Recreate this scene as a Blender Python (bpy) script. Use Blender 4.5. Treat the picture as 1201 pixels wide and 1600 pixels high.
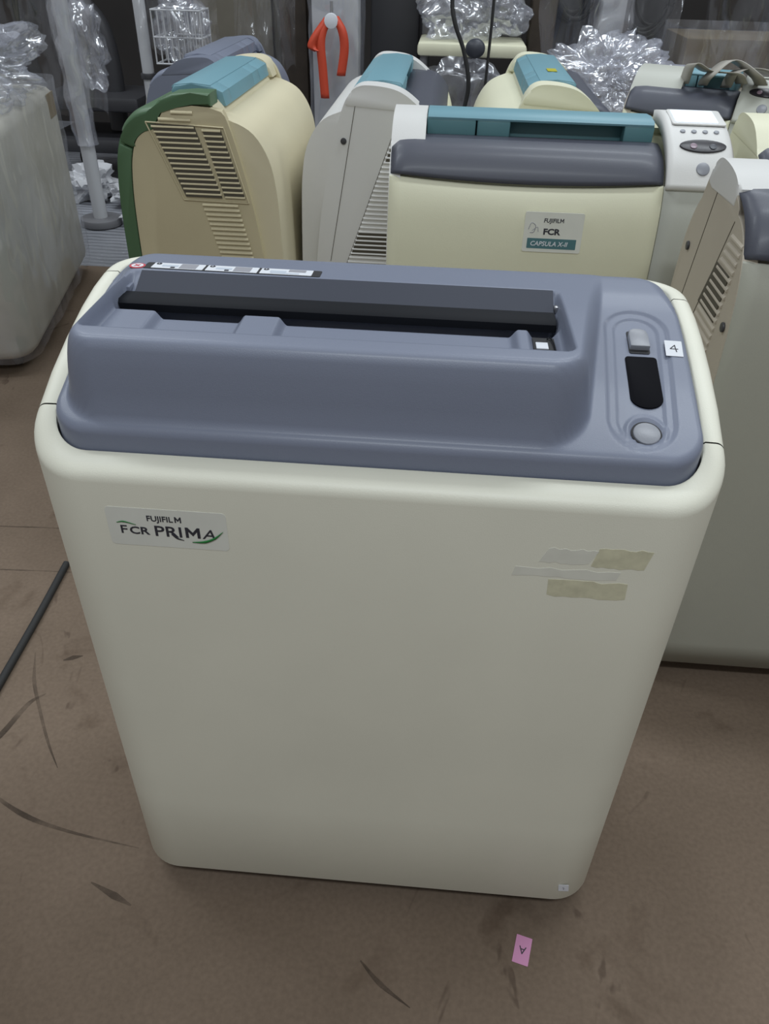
import bpy, bmesh, math, random
import numpy as np
from mathutils import Vector, Matrix, noise

random.seed(7)
scene = bpy.context.scene
for o in list(bpy.data.objects):
    bpy.data.objects.remove(o)
C = scene.collection

# ------------------------------------------------------------------ camera
cam_d = bpy.data.cameras.new('camera')
cam_d.sensor_fit = 'VERTICAL'
cam_d.sensor_height = 24.0
cam_d.lens = 24.0 * 1207.0 / 1600.0
cam_d.clip_start = 0.02
cam = bpy.data.objects.new('camera', cam_d)
C.objects.link(cam)
scene.camera = cam
_r = Vector((0.99667023, 0.07844372, 0.02224946))
_u = Vector((-0.06485967, 0.59735267, 0.79935162))
_f = Vector((-0.04941335, 0.79813305, -0.60045145))
cam.matrix_world = Matrix(((_r.x, _u.x, -_f.x, 0.0440675),
                           (_r.y, _u.y, -_f.y, -0.48474672),
                           (_r.z, _u.z, -_f.z, 0.97336909),
                           (0, 0, 0, 1)))

# ------------------------------------------------------------------ world, lamps, exposure
world = bpy.data.worlds.new('world')
scene.world = world
world.use_nodes = True
bg = world.node_tree.nodes['Background']
bg.inputs[0].default_value = (0.97, 0.98, 1.0, 1)
bg.inputs[1].default_value = 0.25
scene.view_settings.view_transform = 'Standard'
scene.view_settings.look = 'None'
scene.view_settings.gamma = 1.0
scene.view_settings.use_curve_mapping = False
scene.view_settings.exposure = 0.15


def area(name, loc, sx, sy, power, col=(0.88, 0.95, 1.0)):
    d = bpy.data.lights.new(name, 'AREA')
    d.shape = 'RECTANGLE'
    d.size = sx
    d.size_y = sy
    d.energy = power
    d.color = col
    o = bpy.data.objects.new(name, d)
    o.location = loc
    C.objects.link(o)
    return o


LAMPS = [(-1.6, 0.9), (0.9, 0.9), (-1.6, 2.6), (0.9, 2.6), (3.0, 1.8), (0.15, -1.15)]
for lx, ly in LAMPS:
    area('ceiling_light', (lx, ly, 2.72), 1.25, 0.22, 18.0 if ly > 0 else 25)

# ------------------------------------------------------------------ materials
MATS = {}


def mat(name, col, rough=0.5, metal=0.0, spec=0.5, bump=0.0, bscale=400.0, var=0.0, vscale=8.0, coat=0.0,
        emit=None):
    m = bpy.data.materials.new(name)
    m.use_nodes = True
    nt = m.node_tree
    b = nt.nodes['Principled BSDF']
    b.inputs['Base Color'].default_value = (*col, 1)
    b.inputs['Roughness'].default_value = rough
    b.inputs['Metallic'].default_value = metal
    b.inputs['Specular IOR Level'].default_value = spec
    b.inputs['Coat Weight'].default_value = coat
    b.inputs['Coat Roughness'].default_value = 0.2
    tc = nt.nodes.new('ShaderNodeTexCoord')
    if var > 0:
        n = nt.nodes.new('ShaderNodeTexNoise')
        n.inputs['Scale'].default_value = vscale
        n.inputs['Detail'].default_value = 5
        nt.links.new(tc.outputs['Object'], n.inputs['Vector'])
        r = nt.nodes.new('ShaderNodeValToRGB')
        r.color_ramp.elements[0].position = 0.3
        r.color_ramp.elements[1].position = 0.7
        r.color_ramp.elements[0].color = (*[c * (1 - var) for c in col], 1)
        r.color_ramp.elements[1].color = (*[min(1, c * (1 + var * 0.6)) for c in col], 1)
        nt.links.new(n.outputs['Fac'], r.inputs['Fac'])
        nt.links.new(r.outputs['Color'], b.inputs['Base Color'])
    if bump > 0:
        n2 = nt.nodes.new('ShaderNodeTexNoise')
        n2.inputs['Scale'].default_value = bscale
        n2.inputs['Detail'].default_value = 2
        nt.links.new(tc.outputs['Object'], n2.inputs['Vector'])
        bp = nt.nodes.new('ShaderNodeBump')
        bp.inputs['Strength'].default_value = bump
        bp.inputs['Distance'].default_value = 0.001
        nt.links.new(n2.outputs['Fac'], bp.inputs['Height'])
        nt.links.new(bp.outputs['Normal'], b.inputs['Normal'])
    if emit:
        b.inputs['Emission Color'].default_value = (*emit[:3], 1)
        b.inputs['Emission Strength'].default_value = emit[3]
    MATS[name] = m
    return m


mat('prima_white', (0.755, 0.745, 0.63), 0.45, bump=0.12, bscale=900, var=0.05, vscale=5)
mat('prima_grey', (0.185, 0.206, 0.270), 0.45, spec=0.35, bump=0.15, bscale=1100, coat=0.12)
mat('prima_core', (0.02, 0.02, 0.022), 0.7)
mat('flap_black', (0.010, 0.011, 0.014), 0.6, spec=0.12)
mat('flap_plate', (0.060, 0.065, 0.083), 0.6, spec=0.12)
mat('button_grey', (0.25, 0.26, 0.29), 0.35, bump=0.1, bscale=700)
mat('screen_black', (0.004, 0.004, 0.006), 0.6, spec=0.05)
mat('paper', (0.70, 0.72, 0.76), 0.6)
mat('ink', (0.03, 0.03, 0.04), 0.6)
mat('ink_grey', (0.30, 0.30, 0.33), 0.6)
mat('ink_light', (0.50, 0.55, 0.62), 0.6)
mat('ink_red', (0.55, 0.06, 0.08), 0.6)
mat('ink_green', (0.02, 0.22, 0.05), 0.5)
mat('label_clear', (0.71, 0.72, 0.655), 0.30, var=0.04, vscale=30)
mat('tape_residue', (0.63, 0.61, 0.44), 0.55, var=0.14, vscale=90)
mat('tape_pale', (0.72, 0.72, 0.635), 0.35, var=0.05, vscale=60)
mat('pink_paper', (0.62, 0.28, 0.47), 0.7)
mat('cream', (0.74, 0.73, 0.55), 0.5, bump=0.15, bscale=600, var=0.03, vscale=6)
mat('cream_shaded', (0.42, 0.42, 0.355), 0.5, bump=0.15, bscale=600, var=0.04, vscale=5)  # the same cream with shade put into the colour, for the right-edge reader
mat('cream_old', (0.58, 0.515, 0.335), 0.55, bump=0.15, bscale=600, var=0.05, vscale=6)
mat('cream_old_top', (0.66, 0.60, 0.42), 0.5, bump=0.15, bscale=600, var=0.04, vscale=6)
mat('case_white', (0.66, 0.655, 0.635), 0.5, bump=0.15, bscale=600, var=0.03, vscale=6)
mat('case_grey_white', (0.46, 0.47, 0.42), 0.5, bump=0.15, bscale=600, var=0.03, vscale=6)
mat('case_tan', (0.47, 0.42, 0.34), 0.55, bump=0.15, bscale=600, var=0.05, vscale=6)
mat('hood_grey', (0.066, 0.071, 0.094), 0.48, bump=0.15, bscale=900, coat=0.08)
mat('vent_dark', (0.085, 0.075, 0.055), 0.7)
mat('hood_dark', (0.05, 0.055, 0.07), 0.4)
mat('teal', (0.070, 0.175, 0.195), 0.45, bump=0.1, bscale=700)
mat('teal_light', (0.16, 0.32, 0.38), 0.45, bump=0.1, bscale=700)  # paler teal; on the lip it paints the lit top of the handle
mat('green', (0.070, 0.140, 0.068), 0.45, bump=0.1, bscale=700)
mat('yellow', (0.45, 0.42, 0.03), 0.5)
mat('lcd_glare', (0.72, 0.78, 0.86), 0.25, emit=(0.8, 0.88, 1.0, 0.4))  # unlit screen; the emission stands in for a reflection on it
mat('lcd_off', (0.06, 0.055, 0.045), 0.3)
mat('oval_dark', (0.018, 0.016, 0.022), 0.35)
mat('led', (0.25, 0.18, 0.22), 0.3)

def scuff_mat():
    m = mat('scuff', (0.07, 0.055, 0.045), 0.9, spec=0.05)
    nt = m.node_tree
    b = nt.nodes['Principled BSDF']
    tc = nt.nodes.new('ShaderNodeTexCoord')
    n = nt.nodes.new('ShaderNodeTexNoise')
    n.inputs['Scale'].default_value = 22
    n.inputs['Detail'].default_value = 4
    nt.links.new(tc.outputs['Object'], n.inputs['Vector'])
    r = nt.nodes.new('ShaderNodeMapRange')
    r.inputs[1].default_value = 0.42
    r.inputs[2].default_value = 0.7
    r.inputs[3].default_value = 0.10
    r.inputs[4].default_value = 0.34
    nt.links.new(n.outputs['Fac'], r.inputs[0])
    nt.links.new(r.outputs[0], b.inputs['Alpha'])


scuff_mat()
mat('rubber', (0.02, 0.02, 0.02), 0.7)
mat('steel', (0.5, 0.5, 0.52), 0.3, metal=0.9)
mat('dark_metal', (0.045, 0.045, 0.05), 0.45)
mat('grey_metal', (0.16, 0.16, 0.17), 0.5)
mat('pole_white', (0.50, 0.51, 0.53), 0.4)
mat('red_strap', (0.60, 0.07, 0.03), 0.5, bump=0.3, bscale=300)
mat('wood_dark', (0.045, 0.032, 0.022), 0.6, var=0.3, vscale=12)
mat('carton', (0.14, 0.11, 0.065), 0.75, var=0.2, vscale=6)
mat('carton_pale', (0.15, 0.135, 0.105), 0.7, var=0.15, vscale=6)
mat('cabinet_beige', (0.50, 0.485, 0.43), 0.5, var=0.14, vscale=4)
mat('tape_brown', (0.26, 0.20, 0.11), 0.5)
mat('ribbon', (0.36, 0.34, 0.30), 0.5)
mat('white_plastic', (0.62, 0.63, 0.66), 0.45)
mat('wall_dark', (0.030, 0.026, 0.024), 0.8, var=0.4, vscale=1.5)


def film_mat(name, base, streak, scale=(1, 1, 1), col=(0.62, 0.64, 0.74), freq=9, gloss=0.22):
    m = bpy.data.materials.new(name)
    m.use_nodes = True
    nt = m.node_tree
    for nd in list(nt.nodes):
        if nd.type == 'BSDF_PRINCIPLED':
            nt.nodes.remove(nd)
    out = nt.nodes['Material Output']
    tc = nt.nodes.new('ShaderNodeTexCoord')
    mp = nt.nodes.new('ShaderNodeMapping')
    mp.inputs['Scale'].default_value = scale
    mp.inputs['Rotation'].default_value = (0.3, 0.2, 0.1)
    nt.links.new(tc.outputs['Object'], mp.inputs['Vector'])
    n = nt.nodes.new('ShaderNodeTexNoise')
    n.noise_type = 'RIDGED_MULTIFRACTAL'
    n.inputs['Scale'].default_value = freq
    n.inputs['Detail'].default_value = 3
    n.inputs['Distortion'].default_value = 0.4
    nt.links.new(mp.outputs['Vector'], n.inputs['Vector'])
    n2 = nt.nodes.new('ShaderNodeTexNoise')
    n2.inputs['Scale'].default_value = freq * 0.6
    n2.inputs['Detail'].default_value = 3
    nt.links.new(mp.outputs['Vector'], n2.inputs['Vector'])
    r = nt.nodes.new('ShaderNodeMapRange')
    r.inputs[1].default_value = 0.35
    r.inputs[2].default_value = 0.75
    r.inputs[3].default_value = base
    r.inputs[4].default_value = streak
    nt.links.new(n2.outputs['Fac'], r.inputs[0])
    bp = nt.nodes.new('ShaderNodeBump')
    bp.inputs['Strength'].default_value = 1.0
    bp.inputs['Distance'].default_value = 0.02
    nt.links.new(n.outputs['Fac'], bp.inputs['Height'])
    t = nt.nodes.new('ShaderNodeBsdfTransparent')
    df = nt.nodes.new('ShaderNodeBsdfDiffuse')
    df.inputs['Color'].default_value = (*col, 1)
    nt.links.new(bp.outputs['Normal'], df.inputs['Normal'])
    mx = nt.nodes.new('ShaderNodeMixShader')
    nt.links.new(r.outputs[0], mx.inputs['Fac'])
    nt.links.new(t.outputs[0], mx.inputs[1])
    nt.links.new(df.outputs[0], mx.inputs[2])
    gl = nt.nodes.new('ShaderNodeBsdfGlossy')
    gl.inputs['Roughness'].default_value = 0.16
    gl.inputs['Color'].default_value = (0.95, 0.97, 1, 1)
    nt.links.new(bp.outputs['Normal'], gl.inputs['Normal'])
    m2 = nt.nodes.new('ShaderNodeMixShader')
    m2.inputs['Fac'].default_value = gloss
    nt.links.new(mx.outputs[0], m2.inputs[1])
    nt.links.new(gl.outputs[0], m2.inputs[2])
    nt.links.new(m2.outputs[0], out.inputs['Surface'])
    MATS[name] = m
    return m


film_mat('film', 0.06, 0.28, (1, 1, 0.55), freq=12)
film_mat('film_thin', 0.05, 0.20, (1, 1, 0.45), freq=15, gloss=0.14)
film_mat('film_drape', 0.0, 0.07, (1, 1, 0.3), freq=14, gloss=0.09)
film_mat('film_dense', 0.12, 0.50, (1, 1, 0.7), freq=12)


def floor_mat():
    m = bpy.data.materials.new('floor_brown')
    m.use_nodes = True
    nt = m.node_tree
    b = nt.nodes['Principled BSDF']
    b.inputs['Roughness'].default_value = 0.8
    b.inputs['Specular IOR Level'].default_value = 0.12
    tc = nt.nodes.new('ShaderNodeTexCoord')

    def nz(scale, detail, dist, p0, p1, c0, c1, sc=(1, 1, 1)):
        mp = nt.nodes.new('ShaderNodeMapping')
        mp.inputs['Scale'].default_value = sc
        nt.links.new(tc.outputs['Object'], mp.inputs['Vector'])
        n = nt.nodes.new('ShaderNodeTexNoise')
        n.inputs['Scale'].default_value = scale
        n.inputs['Detail'].default_value = detail
        n.inputs['Distortion'].default_value = dist
        nt.links.new(mp.outputs['Vector'], n.inputs['Vector'])
        r = nt.nodes.new('ShaderNodeValToRGB')
        r.color_ramp.elements[0].position = p0
        r.color_ramp.elements[1].position = p1
        r.color_ramp.elements[0].color = (*c0, 1)
        r.color_ramp.elements[1].color = (*c1, 1)
        nt.links.new(n.outputs['Fac'], r.inputs['Fac'])
        return r.outputs['Color']

    a = nz(3.0, 6, 0.3, 0.3, 0.72, (0.148, 0.110, 0.080), (0.210, 0.158, 0.118))
    s = nz(9.0, 4, 0.8, 0.60, 0.74, (1, 1, 1), (0.72, 0.69, 0.67))
    k = nz(5.0, 3, 2.5, 0.655, 0.70, (1, 1, 1), (0.68, 0.66, 0.66), (1.6, 0.7, 1))
    g = nz(160, 2, 0, 0.3, 0.7, (0.90, 0.90, 0.90), (1.06, 1.06, 1.06))

    def mul(x, y):
        mx = nt.nodes.new('ShaderNodeMix')
        mx.data_type = 'RGBA'
        mx.blend_type = 'MULTIPLY'
        mx.inputs[0].default_value = 1
        nt.links.new(x, mx.inputs[6])
        nt.links.new(y, mx.inputs[7])
        return mx.outputs[2]

    nt.links.new(mul(mul(mul(a, s), k), g), b.inputs['Base Color'])
    MATS['floor_brown'] = m


floor_mat()


def rear_floor_mat():
    m = mat('floor_grey', (0.27, 0.28, 0.31), 0.28, var=0.25, vscale=3)
    nt = m.node_tree
    b = nt.nodes['Principled BSDF']
    tc = nt.nodes.new('ShaderNodeTexCoord')
    w = nt.nodes.new('ShaderNodeTexWave')
    w.bands_direction = 'Y'
    w.inputs['Scale'].default_value = 9
    w.inputs['Distortion'].default_value = 3
    w.inputs['Detail'].default_value = 3
    nt.links.new(tc.outputs['Object'], w.inputs['Vector'])
    bp = nt.nodes.new('ShaderNodeBump')
    bp.inputs['Strength'].default_value = 0.5
    bp.inputs['Distance'].default_value = 0.01
    nt.links.new(w.outputs['Fac'], bp.inputs['Height'])
    nt.links.new(bp.outputs['Normal'], b.inputs['Normal'])


rear_floor_mat()

# ------------------------------------------------------------------ helpers


def thing(name, label, cat, loc=(0, 0, 0), rz=0.0, group=None):
    o = bpy.data.objects.new(name, None)
    o.empty_display_size = 0.1
    o.location = loc
    o.rotation_euler = (0, 0, rz)
    C.objects.link(o)
    o['label'] = label
    o['category'] = cat
    if group:
        o['group'] = group
    return o


def tag(o, label, cat, group=None):
    o['label'] = label
    o['category'] = cat
    if group:
        o['group'] = group
    return o


def finish(bm, name, m, parent=None, smooth=40, matrix=None, label=None):
    bmesh.ops.recalc_face_normals(bm, faces=bm.faces)
    me = bpy.data.meshes.new(name)
    bm.to_mesh(me)
    bm.free()
    if smooth:
        for p in me.polygons:
            p.use_smooth = True
        me.set_sharp_from_angle(angle=math.radians(smooth))
    return obj(name, me, m, parent, matrix, label)


def obj(name, me, m, parent=None, matrix=None, label=None):
    if m and not me.materials:
        me.materials.append(MATS[m])
    o = bpy.data.objects.new(name, me)
    C.objects.link(o)
    if parent is not None:
        o.parent = parent
    if matrix is not None:
        o.matrix_basis = matrix
    if label:
        o['label'] = label
    return o


def box_bm(x0, x1, y0, y1, z0, z1, bev=0.0, seg=2):
    bm = bmesh.new()
    bmesh.ops.create_cube(bm, size=1)
    for v in bm.verts:
        v.co = Vector(((x0 + x1) / 2 + v.co.x * (x1 - x0), (y0 + y1) / 2 + v.co.y * (y1 - y0),
                       (z0 + z1) / 2 + v.co.z * (z1 - z0)))
    if bev:
        bmesh.ops.bevel(bm, geom=bm.edges[:], offset=bev, segments=seg, affect='EDGES', profile=0.5)
    return bm


def box(name, m, x0, x1, y0, y1, z0, z1, bev=0.0, parent=None, seg=2, matrix=None, label=None):
    return finish(box_bm(x0, x1, y0, y1, z0, z1, bev, seg), name, m, parent, matrix=matrix, label=label)


def cyl_bm(r, h, seg=24, bev=0.0, r2=None):
    bm = bmesh.new()
    bmesh.ops.create_cone(bm, cap_ends=True, segments=seg, radius1=r, radius2=r if r2 is None else r2, depth=h)
    bmesh.ops.translate(bm, verts=bm.verts, vec=(0, 0, h / 2))
    if bev:
        es = [e for e in bm.edges if len(e.link_faces) == 2 and
              any(len(f.verts) > 4 for f in e.link_faces)]
        bmesh.ops.bevel(bm, geom=es, offset=bev, segments=2, affect='EDGES', profile=0.5)
    return bm


def cyl(name, m, loc, r, h, parent=None, seg=24, bev=0.0, rot=None, r2=None):
    mt = Matrix.Translation(loc)
    if rot is not None:
        mt = mt @ rot
    return finish(cyl_bm(r, h, seg, bev, r2), name, m, parent, matrix=mt)


def catmull(pts, n=6):
    P = [Vector(p) for p in pts]
    P = [P[0] * 2 - P[1]] + P + [P[-1] * 2 - P[-2]]
    out = []
    for i in range(1, len(P) - 2):
        for k in range(n):
            t = k / n
            a, b, c, d = P[i - 1], P[i], P[i + 1], P[i + 2]
            out.append(0.5 * ((2 * b) + (c - a) * t + (2 * a - 5 * b + 4 * c - d) * t * t + (
                        3 * b - a - 3 * c + d) * t ** 3))
    out.append(P[-2].copy())
    return out


def tube(name, m, pts, r, parent=None, n=5, seg=8, radii=None, closed=False):
    path = catmull(pts, n)
    bm = bmesh.new()
    rings = []
    up = Vector((0.123, 0.2, 0.97)).normalized()
    L = len(path)
    for i, p in enumerate(path):
        t = (path[min(i + 1, L - 1)] - path[max(i - 1, 0)]).normalized()
        a = t.cross(up)
        if a.length < 0.05:
            a = t.cross(Vector((1, 0, 0)))
        a.normalize()
        b = t.cross(a)
        rr = r if radii is None else np.interp(i / (L - 1), np.linspace(0, 1, len(radii)), radii)
        rings.append([bm.verts.new(p + (a * math.cos(k * 2 * math.pi / seg) + b * math.sin(
            k * 2 * math.pi / seg)) * rr) for k in range(seg)])
    for i in range(L - 1):
        for k in range(seg):
            bm.faces.new((rings[i][k], rings[i][(k + 1) % seg], rings[i + 1][(k + 1) % seg], rings[i + 1][k]))
    bm.faces.new(rings[0])
    bm.faces.new(list(reversed(rings[-1])))
    return finish(bm, name, m, parent, smooth=60)


def prism(name, m, pts, x0, x1, parent=None, bev=0.0, seg=2, matrix=None, smooth=40, label=None):
    """profile of (y, z) points extruded along x"""
    bm = bmesh.new()
    a = [bm.verts.new((x0, p[0], p[1])) for p in pts]
    b = [bm.verts.new((x1, p[0], p[1])) for p in pts]
    n = len(pts)
    f1 = bm.faces.new(a)
    f2 = bm.faces.new(list(reversed(b)))
    for i in range(n):
        bm.faces.new((a[i], b[i], b[(i + 1) % n], a[(i + 1) % n]))
    if bev:
        es = list(f1.edges) + list(f2.edges)
        bmesh.ops.bevel(bm, geom=es, offset=bev, segments=seg, affect='EDGES', profile=0.5)
    return finish(bm, name, m, parent, smooth=smooth, matrix=matrix, label=label)


def grid_mesh(name, m, P, parent=None, smooth=50, thick=0.0, label=None, matrix=None):
    """P: 2D list of points"""
    nv, nu = len(P), len(P[0])
    me = bpy.data.meshes.new(name)
    vs = [tuple(p) for row in P for p in row]
    fs = [(j * nu + i, j * nu + i + 1, (j + 1) * nu + i + 1, (j + 1) * nu + i) for j in range(nv - 1) for i in
          range(nu - 1)]
    me.from_pydata(vs, [], fs)
    for p in me.polygons:
        p.use_smooth = True
    me.set_sharp_from_angle(angle=math.radians(smooth))
    o = obj(name, me, m, parent, matrix, label)
    if thick:
        md = o.modifiers.new('thickness', 'SOLIDIFY')
        md.thickness = thick
        md.offset = -1
    return o


def text(name, m, body, size, mtx, parent, extrude=0.0002, shear=0.0, sx=1.0, align='LEFT', spacing=1.0, bold=0.0):
    cu = bpy.data.curves.new(name, 'FONT')
    cu.body = body
    cu.size = size
    cu.shear = shear
    cu.extrude = extrude
    cu.align_x = align
    cu.space_character = spacing
    cu.offset = bold
    cu.resolution_u = 3
    t = bpy.data.objects.new(name + '_curve', cu)
    C.objects.link(t)
    dg = bpy.context.evaluated_depsgraph_get()
    me = bpy.data.meshes.new_from_object(t.evaluated_get(dg))
    bpy.data.objects.remove(t)
    me.materials.clear()
    me.transform(Matrix.Diagonal((sx, 1, 1, 1)))
    return obj(name, me, m, parent, mtx)


def ribbon(name, m, pts, widths, mtx, parent, t=0.0003):
    """flat swoosh in local xy"""
    path = catmull([(p[0], p[1], 0) for p in pts], 8)
    L = len(path)
    top, bot = [], []
    for i, p in enumerate(path):
        tg = (path[min(i + 1, L - 1)] - path[max(i - 1, 0)]).normalized()
        nn = Vector((-tg.y, tg.x, 0))
        w = np.interp(i / (L - 1), np.linspace(0, 1, len(widths)), widths) / 2
        top.append(p + nn * w + Vector((0, 0, t)))
        bot.append(p - nn * w + Vector((0, 0, t)))
    return grid_mesh(name, m, [top, bot], parent, matrix=mtx, thick=0.0002)


def frame(origin, xdir, ydir):
    x = Vector(xdir).normalized()
    y = Vector(ydir).normalized()
    z = x.cross(y).normalized()
    y = z.cross(x)
    o = Vector(origin)
    return Matrix(((x.x, y.x, z.x, o.x), (x.y, y.y, z.y, o.y), (x.z, y.z, z.z, o.z), (0, 0, 0, 1)))


def rrect_loop(x0, x1, y0, y1, R, n=10, extra_y=()):
    """ccw loop starting at the front edge; same count for any offset"""
    pts = []
    for cx, cy, a0 in ((x1 - R, y0 + R, -90), (x1 - R, y1 - R, 0), (x0 + R, y1 - R, 90), (x0 + R, y0 + R, 180)):
        for k in range(n + 1):
            a = math.radians(a0 + 90 * k / n)
            pts.append((cx + R * math.cos(a), cy + R * math.sin(a)))
        if a0 == -90:
            pts += [(x1, y) for y in extra_y]
        if a0 == 90:
            pts += [(x0, y) for y in reversed(extra_y)]
    return pts


def rbox_plate(name, m, x0, x1, y0, y1, R, z0, z1, parent=None, matrix=None, bev=0.0, label=None):
    bm = bmesh.new()
    lp = rrect_loop(x0, x1, y0, y1, R, 5)
    f = bm.faces.new([bm.verts.new((p[0], p[1], z1)) for p in lp])
    g = bmesh.ops.extrude_face_region(bm, geom=[f])
    vs = [v for v in g['geom'] if isinstance(v, bmesh.types.BMVert)]
    for v in vs:
        v.co.z = z0
    if bev:
        top = [e for e in bm.edges if all(abs(v.co.z - z1) < 1e-7 for v in e.verts)]
        bmesh.ops.bevel(bm, geom=top, offset=bev, segments=3, affect='EDGES', profile=0.5)
    return finish(bm, name, m, parent, matrix=matrix, label=label)


def crumple(name, m, center, dims, seed, sub=4, amp=0.25, freq=3.0, parent=None, flat=True, ridged=True):
    bm = bmesh.new()
    bmesh.ops.create_icosphere(bm, subdivisions=sub, radius=0.5)
    off = Vector((seed * 3.17, seed * 1.31, seed * 7.7))
    for v in bm.verts:
        d = v.co.normalized()
        n1 = noise.noise(d * freq + off)
        n2 = noise.noise(d * freq * 2.7 + off)
        n3 = noise.noise(d * freq * 6 + off) if not m.startswith('film') else noise.noise(Vector((d.x * 9, d.y * 9, d.z * 2.5)) + off)
        k = 1 + amp * (1.3 * n1 - 0.9 * abs(n2) + 0.45 * (abs(n3) if ridged else n3))
        q = d * 0.5 * k
        # blocky
        mxx = max(abs(d.x), abs(d.y), abs(d.z))
        q *= (0.55 + 0.45 / mxx * 0.75)
        v.co = Vector((q.x * dims[0], q.y * dims[1], q.z * dims[2]))
    zmin = min(v.co.z for v in bm.verts)
    for v in bm.verts:
        if flat and v.co.z < -0.42 * dims[2]:
            v.co.z = -0.42 * dims[2]
    return finish(bm, name, m, parent, smooth=25 if not m.startswith('film') else 70, matrix=Matrix.Translation(center))


# ------------------------------------------------------------------ the setting
def slab(name, m, x0, x1, y0, y1, z0, z1):
    o = box(name, m, x0, x1, y0, y1, z0, z1)
    o['kind'] = 'structure'
    return o


floor_o = slab('floor', 'floor_brown', -4, 5, -3.0, 2.15, -0.05, 0.0)
slab('floor_rear', 'floor_grey', -4, 5, 2.15, 4.6, -0.05, -0.002)
slab('wall_back', 'wall_dark', -4, 5, 4.6, 4.7, -0.05, 3.0)

# ------------------------------------------------------------------ the near reader (main subject)
HW, DEP, RC = 0.28, 0.29, 0.051
_ry = [-0.01, 0.0, 0.02, 0.05, 0.10, 0.15, 0.19, 0.23, 0.26, 0.30]
_rz = [0.624, 0.6275, 0.6345, 0.6525, 0.676, 0.692, 0.702, 0.7065, 0.7065, 0.704]
_py = [0.0, 0.02, 0.05, 0.10, 0.15, 0.19, 0.22, 0.25, 0.30]
_pz = [0.645, 0.653, 0.664, 0.682, 0.698, 0.708, 0.7135, 0.7155, 0.714]
_ty = [0.0, 0.04, 0.06, 0.10, 0.15, 0.20, 0.24, 0.30]
_tz = [0.720, 0.7215, 0.7225, 0.7225, 0.7215, 0.7190, 0.7170, 0.714]


def smooth_tab(xs, ys):
    fine = np.linspace(xs[0], xs[-1], 600)
    v = np.interp(fine, xs, ys)
    k = np.hanning(61)
    k /= k.sum()
    pad = np.concatenate([v[0] + (v[0] - v[1:31][::-1]), v, v[-1] + (v[-1] - v[-31:-1][::-1])])
    s = np.convolve(pad, k, 'valid')
    return lambda y: np.interp(y, fine, s)


rimf = smooth_tab(_ry, _rz)
panf = smooth_tab(_py, _pz)
topf = smooth_tab(_ty, _tz)

prima = thing('image_reader', 'white floor-standing film reader with blue-grey slotted lid, nearest the camera', 'machine')
S1, S2, GAP = 0.0565, 0.228, 0.0006
YS = (S1 - GAP, S1 + GAP, 0.09, 0.13, 0.17, 0.2, S2 - GAP, S2 + GAP)


def prima_shell():
    loops = []

    def ring(off, zf, fo=None):
        lp = rrect_loop(-HW + off, HW - off, off if fo is None else fo, DEP - off, max(RC - off, 0.004), 12, YS)
        return [(x, y, zf(y)) for x, y in lp]

    loops.append(ring(0.010, lambda y: 0.030))
    loops.append(ring(0.003, lambda y: 0.0315))
    loops.append(ring(0.0, lambda y: 0.037))
    for t in (0.25, 0.5, 0.75):
        loops.append(ring(0.0, lambda y, t=t: 0.037 + (float(rimf(y)) - 0.016 - 0.037) * t))
    r = 0.0085
    for k in range(0, 7):
        a = math.radians(90 * k / 6)
        loops.append(ring(r * (1 - math.cos(a)), lambda y, a=a: float(rimf(y)) - r + r * math.sin(a)))
    loops.append(ring(0.0165, lambda y: float(rimf(y)) + 0.0002, 0.0205))
    loops.append(ring(0.0182, lambda y: float(rimf(y)) - 0.0015, 0.0222))
    loops.append(ring(0.0184, lambda y: float(rimf(y)) - 0.03, 0.0224))
    n = len(loops[0])
    groups = {'front_panel': [], 'side_panel_a': [], 'side_panel_b': [], 'rear_panel': []}
    for j in range(len(loops) - 1):
        for i in range(n):
            q = (loops[j][i], loops[j][(i + 1) % n], loops[j + 1][(i + 1) % n], loops[j + 1][i])
            ym = sum(p[1] for p in q) / 4
            ys = [q[0][1], q[1][1]]
            if abs(ym - S1) < GAP * 0.9 and abs(ys[0] - ys[1]) < 3 * GAP:
                continue
            if abs(ym - S2) < GAP * 0.9 and abs(ys[0] - ys[1]) < 3 * GAP:
                continue
            if ym < S1:
                g = 'front_panel'
            elif ym > S2:
                g = 'rear_panel'
            else:
                g = 'side_panel_a' if q[0][0] < 0 else 'side_panel_b'
            groups[g].append(q)
    for g, qs in groups.items():
        nm = 'side_panel' if g.startswith('side') else g
        bm = bmesh.new()
        for q in qs:
            bm.faces.new([bm.verts.new(p) for p in q])
        bmesh.ops.remove_doubles(bm, verts=bm.verts, dist=1e-6)
        o = finish(bm, nm, 'prima_white', prima, smooth=50)
    # dark chassis that shows in the joints and beneath
    bm = bmesh.new()
    rings = []
    for off, zf in ((0.012, lambda y: 0.033), (0.0035, lambda y: 0.04), (0.0035, lambda y: float(rimf(y)) - 0.03),
                    (0.010, lambda y: float(rimf(y)) - 0.006), (0.016, lambda y: float(rimf(y)) - 0.004),
                    (0.021, lambda y: float(rimf(y)) - 0.012)):
        rings.append([bm.verts.new(p) for p in ring(off, zf, off * 1.2 if off > 0.011 and len(rings) else None)])
    for j in range(len(rings) - 1):
        for i in range(n):
            bm.faces.new((rings[j][i], rings[j][(i + 1) % n], rings[j + 1][(i + 1) % n], rings[j + 1][i]))
    bm.faces.new(list(reversed(rings[0])))
    finish(bm, 'chassis', 'prima_core', prima, smooth=50)
    for x in (-0.2, 0.2):
        for y in (0.06, 0.24):
            cyl('foot', 'rubber', (x, y, 0.0), 0.02, 0.034, prima, 16, 0.002)


prima_shell()

# ---- lid as a dense height surface
OFF = 0.0198
LX0, LX1, LY0, LY1 = -HW + OFF, HW - OFF, 0.0240, DEP - OFF
LR = 0.0315


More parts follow.
